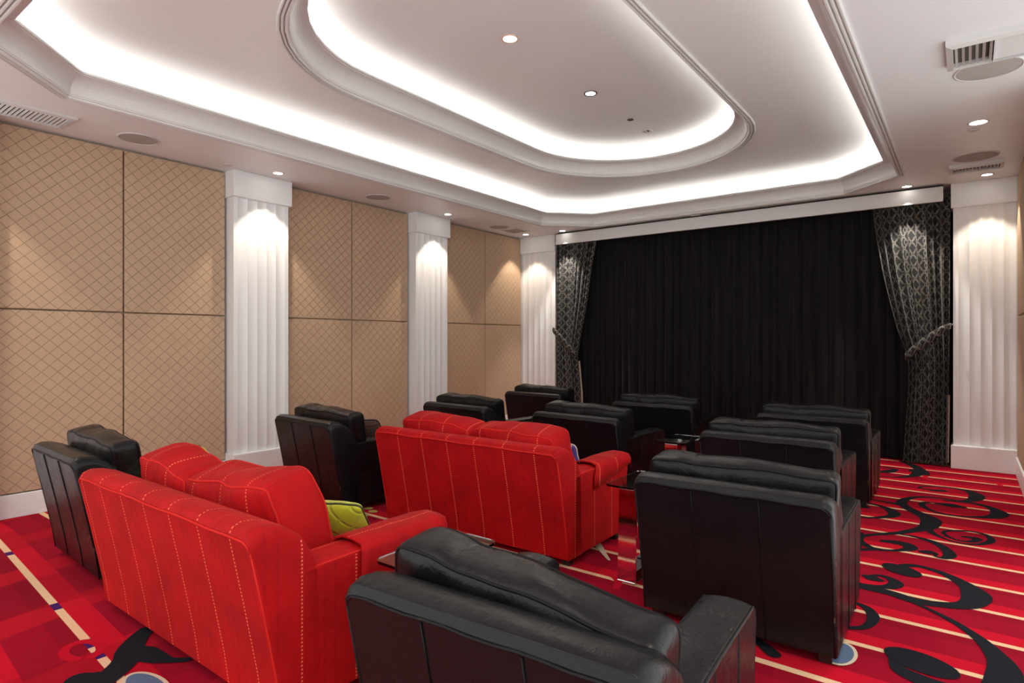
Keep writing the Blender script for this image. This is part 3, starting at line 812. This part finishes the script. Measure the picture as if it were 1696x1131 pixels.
# ------------------------------------------------------------------ seating
def seat_back_prof(w_top=0.05):
    # (y,z): rear bottom, leaning rear, rolled top, front slope down to the arms, inside face
    return [(0.0, 0.055), (-0.02, 0.20), (-0.075, 0.48), (-0.135, 0.765), (-0.120, 0.792), (-0.085, 0.805), (-0.03, 0.800), (0.03, 0.780), (0.090, 0.735), (0.130, 0.670), (0.150, 0.605), (0.155, 0.50), (0.17, 0.055)]
def rounded_back(hw):
    prof = seat_back_prof(); n = len(prof); b_ = MB(); vs = []; rz, ry = 0.050, 0.018
    xs = []
    for d in (0.0, 0.004, 0.012, 0.024, 0.038, 0.055): xs.append((-hw + d, d))
    xs += [(-hw + 0.055 + (2 * hw - 0.11) * k / 8, 1.0) for k in range(1, 8)]
    for d in (0.055, 0.038, 0.024, 0.012, 0.004, 0.0): xs.append((hw - d, d))
    def dr(d, r): t_ = max(0.0, 1 - d / r); return r * (1 - math.sqrt(max(0, 1 - t_ * t_)))
    for x, d in xs:
        a, c_ = dr(d, rz), dr(d, ry)
        for y, z in prof:
            top = max(0.0, min(1.0, (z - 0.56) / 0.16))
            vs.append((x, y + (c_ if y < 0.02 else 0), z - a * top))
    m_ = len(xs); fs = [tuple(range(n))[::-1], tuple((m_ - 1) * n + i for i in range(n))]
    for k in range(m_ - 1):
        for i in range(n): fs.append((k * n + i, k * n + (i + 1) % n, (k + 1) * n + (i + 1) % n, (k + 1) * n + i))
    area = sum(prof[i][0] * prof[(i + 1) % n][1] - prof[(i + 1) % n][0] * prof[i][1] for i in range(n))
    if area < 0: fs = [f[::-1] for f in fs]
    return b_.add(vs, fs)
def make_seat(kind, W, ncush, mats, seamx, stripes=None):
    leath = kind == 'armchair'
    cm_, pm = mats
    name = 'leather_armchair' if leath else 'velvet_loveseat'
    t = thing(name, 'seat', kind)
    hw = W / 2; AW = 0.17 if leath else 0.18; D = 0.86; AH = 0.60
    uvo = stripes
    bk = rounded_back(hw).build('backrest', cm_, t, False, 0.012, uvo, 2)
    # piping on the rear panel edge + seams
    pp = MB()
    rear = seat_back_prof()[:4]
    for s in (-1, 1):
        pp.tube([(s * (hw - 0.010), y + 0.002, z) for y, z in rear[:3]] + [(s * (hw - 0.012), -0.124, 0.722)], 0.005, 6)
    pp.tube([(-hw + 0.012, -0.124, 0.722), (-hw + 0.022, -0.131, 0.744), (-hw + 0.045, -0.137, 0.760)] + [(-hw + 0.03 + (W - 0.06) * k / 12, -0.1385 , 0.763 + 0.003 * math.sin(k * 1.7)) for k in range(1, 12)] + [(hw - 0.045, -0.137, 0.760), (hw - 0.022, -0.131, 0.744), (hw - 0.012, -0.124, 0.722)], 0.005, 6)
    pp.build('rear_piping', pm, bk, True)
    if leath:
        sm = MB()
        for sx in seamx:
            sm.tube([(sx, y - 0.0015, z) for y, z in [(0.0, 0.06), (-0.02, 0.20), (-0.0475, 0.34), (-0.075, 0.48), (-0.105, 0.62), (-0.134, 0.755)]], 0.003, 5)
        sm.build('rear_seam', 'black_piping', bk, True)
    # arms
    for s in (-1, 1):
        xo, xi = s * hw, s * (hw - AW)
        prof = [(0.055, 0.055), (0.055, AH - 0.02), (0.10, AH), (0.45, AH + 0.006), (D - 0.03, AH + 0.002), (D - 0.004, AH - 0.02), (D, AH - 0.06), (D - 0.03, 0.30), (D - 0.07, 0.055)]
        # a narrow crown along the top: outer box slightly bowed
        b_ = MB(); nseg = 6; rows = []
        for k in range(nseg + 1):
            f = k / nseg; x = xo + (xi - xo) * f; crown = 0.012 * (1 - (2 * f - 1) ** 2)
            rows.append([(x, y, z + (crown if z > AH - 0.07 else 0)) for y, z in prof])
        n = len(prof); vs = [p for r_ in rows for p in r_]; fs = []
        for k in range(nseg):
            for i in range(n):
                j = (i + 1) % n; q = (k * n + i, k * n + j, (k + 1) * n + j, (k + 1) * n + i)
                fs.append(q if s > 0 else q[::-1])
        c0 = tuple(range(n)); c1 = tuple(nseg * n + i for i in range(n))
        fs += [c0[::-1], c1] if s > 0 else [c0, c1[::-1]]
        b_.add(vs, fs)
        ar = b_.build('armrest', cm_, t, False, 0.014, uvo, 3)
        bmx = bmesh.new(); bmx.from_mesh(ar.data); bmesh.ops.recalc_face_normals(bmx, faces=bmx.faces); bmx.to_mesh(ar.data); bmx.free()
        pp = MB()
        for x in (xo - s * 0.004, xi + s * 0.004):
            pp.tube([(x, 0.10, AH - 0.003), (x, 0.45, AH + 0.003), (x, D - 0.035, AH - 0.001), (x, D - 0.008, AH - 0.024), (x, D - 0.004, AH - 0.06), (x, D - 0.034, 0.30), (x, D - 0.072, 0.07)], 0.0045, 6)
        if leath:
            for yy in (0.36, 0.62): pp.tube([(xo, yy, AH - 0.012), (xo + s * 0.0005, yy, 0.06)], 0.003, 5)
            pp.build('arm_piping', 'black_piping', ar, True)
        else: pp.build('arm_piping', 'red_piping', ar, True)
    # base rail between the arms, seat cushions
    MB().box((-hw + AW - 0.01, 0.10, 0.07), (hw - AW + 0.01, D - 0.06, 0.27)).build('seat_base', cm_, t, False, 0.015, uvo, 3)
    cw = (W - 2 * AW) / ncush
    for i in range(ncush):
        cx = -hw + AW + cw * (i + 0.5)
        cushion('seat_cushion', (cw / 2 - 0.004, 0.345, 0.085), 0.035, (0.0, 0.012, 0.022), cm_, t, (cx, 0.50, 0.36), crump=0.004, seed=i + 2.0,
                pipe=pm if leath else 'red_piping', axis=2, n=(14, 14, 5), uvoff=(uvo[0] + cx) if uvo else None)
    if leath:
        cushion('back_cushion', (0.460, 0.090, 0.148), 0.040, (0.004, 0.020, 0.014), cm_, t, (0.0, 0.162, 0.716), (R(8), 0, 0), crump=0.017, seed=4.3,
                pipe='black_piping', pipe_r=0.006, n=(26, 8, 12), freq=4.0)
    for sx in (-1, 1):
        for yy in (0.05, D - 0.14):
            MB().box((sx * (hw - 0.06) - 0.03, yy, 0.0), (sx * (hw - 0.06) + 0.03, yy + 0.06, 0.06)).build('leg', 'wood_leg', t, False, 0.004, None, 2)
    return t
CH_W = 0.94
proto = make_seat('armchair', CH_W, 1, ('black_leather', 'worn_piping'), (-0.16, 0.16))
index_kids()
chairs = [  # x, y of rear bottom centre, rotation, label
    (-1.003, 1.272, 3.0, 'nearest black leather armchair, cut off by the bottom edge, back edge scuffed tan'),
    (-0.94, 3.06, 1.0, 'black leather armchair with its tall plain back in full view, right of the chrome table'),
    (-1.19, 4.72, 0.0, 'black leather armchair in the right column, second ahead of the nearest one'),
    (-1.17, 6.22, 0.0, 'black leather armchair farthest forward in the right column, beside the scroll carpet'),
    (-2.81, 6.38, 1.5, 'black leather armchair before the middle of the curtain, front row'),
    (-2.94, 4.95, -2.0, 'black leather armchair directly in front of the middle red loveseat'),
    (-4.62, 6.68, -3.0, 'black leather armchair in the far left corner beside the left patterned drape'),
    (-4.48, 4.98, -3.0, 'black leather armchair with its cushion leaning right, below the middle left pillar'),
    (-4.74, 3.29, -4.0, 'black leather armchair beside the larger left pillar with a striped pillow on it'),
    (-4.65, 1.43, -2.5, 'black leather armchair farthest left, behind the near red loveseat'),
]
for i, (x, y, a, lab) in enumerate(chairs):
    o_ = proto if i == 0 else copy_tree(proto)
    cz = [(-5.0, 4.2, -0.045), (-1.0, 0.3, 0.0), (0.5, 0.2, 0.0), (-0.5, 0.5, 0.0), (-1.0, 0.8, 0.0), (-1.5, 0.8, 0.004), (-2.0, 1.2, 0.0), (-1.5, 1.0, 0.0), (-1.0, 1.2, 0.0), (-1.0, 1.5, 0.004)][i]
    bc = [k_ for k_ in bpy.data.objects if k_.parent == o_ and k_.name.startswith('back_cushion')][0]   # each cushion has settled a little differently
    bc.rotation_euler = (R(8), R(cz[1]), R(cz[0])); bc.location = (-0.03 if i == 0 else 0.0, 0.162, 0.724 + cz[2])
    o_.location = (x, y, 0); o_.rotation_euler = (0, 0, R(a)); tag(o_, lab, 'armchair', 'black leather armchairs in rows')

def loveseat(x, y, rz, label, phase, cush, covers):
    t = make_seat('loveseat', 1.76, 2, ('red_velvet', 'red_piping'), (), (phase, 0.05))
    t.location = (x, y, 0); t.rotation_euler = (0, 0, R(rz)); tag(t, label, 'loveseat', 'red velvet loveseats')
    for k, (cx, cy, cz, rx, ry, rzz, seed, h, ex) in enumerate(cush):
        cushion('back_cushion', h, 0.042, (0.008, 0.038, 0.020), 'red_velvet', t, (cx, cy, cz), (R(rx), R(ry), R(rzz)), crump=0.022, seed=seed,
                pipe='red_piping', pipe_r=0.0055, n=(26, 9, 16), freq=4.2, uvoff=0.13 * k + 0.02, extra=ex)
    for kind, s in covers:
        hw = 0.88; AW = 0.18; e = 0.009; xo = s * (hw + e); xi = s * (hw - AW - e); zt = 0.60 + 0.018 + e
        y0, y1 = 0.36, 0.865 + e
        vs, fs, uvs = [], [], []
        ny = 14
        # cross-section: hangs outside, over the top, hangs inside
        for j in range(ny + 1):
            yy = y0 + (y1 - y0) * j / ny
            if kind == 'slant': drop_o = 0.16 - 0.10 * (j / ny)
            else: drop_o = 0.46
            sec = [(xo, zt - drop_o), (xo, zt - drop_o * 0.5), (xo, zt - 0.03), (xo - s * 0.012, zt - 0.004), ((xo + xi) / 2 + s * 0.04, zt + 0.006), ((xo + xi) / 2 - s * 0.04, zt + 0.006), (xi + s * 0.012, zt - 0.004), (xi, zt - 0.03), (xi, zt - 0.14)]
            for q, (xx, zz) in enumerate(sec):
                nz_ = 0.006 * noise.noise(Vector((yy * 9, q * 0.6, 3.0 + s)))
                dy = (-0.05 * (1 - q / 4) if (kind == 'slant' and q < 4) else 0)
                vs.append((xx + s * abs(nz_), yy + (0.02 * noise.noise(Vector((q * 0.5, 1, 2))) if j == 0 else 0) + dy * (j == 0), zz + nz_)); uvs.append((yy, zz + q * 0.05) if kind == 'slant' else (xx + phase - 0.06, yy))
        m_ = 9
        for j in range(ny):
            for q in range(m_ - 1):
                a = j * m_ + q; f = (a, a + 1, a + m_ + 1, a + m_)
                fs.append(f if s < 0 else f[::-1])
        # front flap
        base = ny * m_; front = [vs[base + q] for q in range(m_)]
        lo = len(vs)
        for q in range(m_):
            xx, yy, zz = front[q]; vs.append((xx, yy + 0.004, min(zz, zt - 0.20) if kind != 'slant' else zz - 0.05)); uvs.append((uvs[base + q][0], uvs[base + q][1] + 0.2))
        for q in range(m_ - 1):
            f = (base + q, base + q + 1, lo + q + 1, lo + q); fs.append(f if s < 0 else f[::-1])
        o_ = mk('arm_cover', vs, fs, 'red_velvet', t, True, uvs)
        md = o_.modifiers.new('s', 'SOLIDIFY'); md.thickness = 0.009; md.offset = 1
        o_['label'] = 'red cloth cover draped over the armrest'
    return t
def slump(amt):
    def f(q):
        return Vector((q.x * (1 - 0.09 * q.z / 0.2), q.y + 0.05 * amt * (q.z / 0.2) * (q.x / 0.4), q.z - amt * 0.10 * (q.x / 0.42 + 0.2) ** 2 * (1 if q.z > 0 else 0.3)))
    return f
loveseat(-2.955, 1.315, -0.5, 'near red velvet loveseat with two upright cushions and green pillows', 0.18,
         [(-0.43, 0.235, 0.700, 12, 6, -4, 1.3, (0.29, 0.12, 0.195), slump(0.6)), (0.19, 0.265, 0.675, 10, -3, 2, 7.7, (0.405, 0.125, 0.185), slump(-0.1))],
         [('long', 1)])
loveseat(-2.96, 3.37, 0.3, 'middle red velvet loveseat with a cloth laid over its right arm', 0.22,
         [(-0.42, 0.22, 0.695, 12, 1, 0, 3.1, (0.385, 0.12, 0.190), slump(0.25)), (0.345, 0.215, 0.685, 12, 1, 2, 9.2, (0.375, 0.12, 0.185), slump(0.1))],
         [('slant', 1)])

# ------------------------------------------------------------------ pillows
def pillow(label, cat, mat, pipe, loc, rot, sz=0.21, th=0.06, seed=1.0):
    t = thing('throw_pillow', label, cat, loc, 0, None); t.rotation_euler = tuple(R(a) for a in rot)
    def tap(q):
        e = max(0.12, (1 - (abs(q.x) / (sz + .02)) ** 3) * (1 - (abs(q.z) / (sz + .02)) ** 3)) ** 0.5
        return Vector((q.x, q.y * e, q.z))
    c_ = cushion('cover', (sz, th, sz), th * 0.7, (0.0, 0.03, 0.0), mat, t, (0, 0, 0), crump=0.010, seed=seed, freq=6, n=(16, 6, 16), extra=tap)
    fn = soft_fn((sz, th, sz), th * 0.7, (0, 0.03, 0), 0.010, seed, 6, tap)
    lp = []
    for k in range(4):
        for i in range(20):
            tt = -1 + 2 * i / 20; a, b_ = [(tt, -1), (1, tt), (-tt, 1), (-1, -tt)][k]
            lp.append(fn((a, 0, b_)))
    MB().tube(lp, 0.006, 6, True).build('piping', pipe, t, True)
    return t
pillow('lime green quilted pillow with dark piping, behind the right arm of the near red loveseat', 'pillow', 'lime_cloth', 'olive_piping', (-2.62, 1.97, 0.545), (38, 0, 28), 0.165, 0.05, 2.0)
pillow('lime green pillow peeking over the left cushion of the near red loveseat', 'pillow', 'lime_cloth', 'olive_piping', (-3.70, 1.86, 0.60), (20, 35, 10), 0.20, 0.05, 5.0)
pillow('blue and white plaid pillow at the right end of the middle red loveseat', 'pillow', 'blue_plaid', 'lining_cloth', (-2.44, 3.80, 0.58), (25, 0, 8), 0.18, 0.055, 3.0)
pillow('brown striped pillow on the black armchair beside the larger left pillar', 'pillow', 'brown_stripe', 'black_piping', (-4.72, 3.86, 0.575), (35, 0, 25), 0.19, 0.055, 4.0)

# ------------------------------------------------------------------ glass side tables
def side_table(x, y, label, rz=0.0, rc_=0.03):
    """x,y centre of the top (0.28 x 0.50)"""
    t = thing('side_table', label, 'side table', (x, y, 0), R(rz), 'glass and chrome side tables')
    hx, hy = 0.135, 0.245; zt = 0.60; n = 6; pts = []
    for sx, sy, a0 in ((1, 1, 0), (-1, 1, 90), (-1, -1, 180), (1, -1, 270)):
        for k in range(n + 1):
            a = R(a0 + 90 * k / n); pts.append((sx * (hx - rc_) + rc_ * math.cos(a), sy * (hy - rc_) + rc_ * math.sin(a)))
    m_ = len(pts); vs = [(a, b_, zt - 0.012) for a, b_ in pts] + [(a, b_, zt) for a, b_ in pts]
    mk('glass_top', vs, [tuple(range(m_))[::-1], tuple(range(m_, 2 * m_))] + [(i, (i + 1) % m_, m_ + (i + 1) % m_, m_ + i) for i in range(m_)], 'glass', t)
    # mirrored steel band bent into a tall closed loop
    bw = 0.06; th = 0.012
    path = [(-0.13, 0.0), (-0.06, zt - 0.035), (0.03, zt - 0.013), (0.09, zt - 0.035), (0.11, 0.0)]
    def band(name, pl, closed=False):
        o2 = []; q = MB()
        for i, (yy, zz) in enumerate(pl):
            a = pl[max(0, i - 1)]; b_ = pl[min(len(pl) - 1, i + 1)]
            tx, tz = b_[0] - a[0], b_[1] - a[1]; L = math.hypot(tx, tz); nx_, nz_ = -tz / L, tx / L
            o2.append(((yy, zz), (yy - nx_ * th, zz - nz_ * th)))
        vs = []; fs = []
        for (a, b_) in o2: vs += [(-bw, a[0], a[1]), (bw, a[0], a[1]), (bw, b_[0], b_[1]), (-bw, b_[0], b_[1])]
        for i in range(len(o2) - 1):
            for k in range(4): fs.append((i * 4 + k, i * 4 + (k + 1) % 4, i * 4 + 4 + (k + 1) % 4, i * 4 + 4 + k))
        fs += [(3, 2, 1, 0), tuple((len(o2) - 1) * 4 + k for k in range(4))]
        q.add(vs, fs); return q.build(name, 'chrome', t)
    band('front_leg', [(-0.215, 0.012), (-0.205, 0.28), (-0.195, zt - 0.03)])
    band('rear_leg', [(0.015, zt - 0.03), (0.03, 0.28), (0.045, 0.012)])
    MB().box((-bw, -0.20, zt - 0.032), (bw, 0.02, zt - 0.022)).build('top_plate', 'chrome', t, False, 0.003, None, 2)
    MB().lathe([(0.0005, zt - 0.022), (0.03, zt - 0.022), (0.03, zt - 0.0122), (0.0005, zt - 0.0122)], seg=20).build('glass_mount', 'chrome', t, True)
    MB().box((-bw, -0.225, 0.0), (bw, 0.055, 0.012)).build('base_plate', 'chrome', t, False, 0.003, None, 2)
    MB().box((-bw + 0.006, -0.18, 0.012), (bw - 0.006, 0.02, 0.075)).build('weight_block', 'black_plastic', t, False, 0.003, None, 2)
    return t
side_table(-1.685, 3.62, 'glass and chrome side table between the middle red loveseat and the tall-backed black chair', 0)
side_table(-2.105, 5.33, 'glass side table standing free between two black armchairs, right of centre')
side_table(-1.815, 1.88, 'glass side table with rounded corners half hidden behind the nearest black armchair', 0, 0.04)
side_table(-3.78, 5.55, 'glass side table mostly hidden behind the middle red loveseat, beside a leather arm')
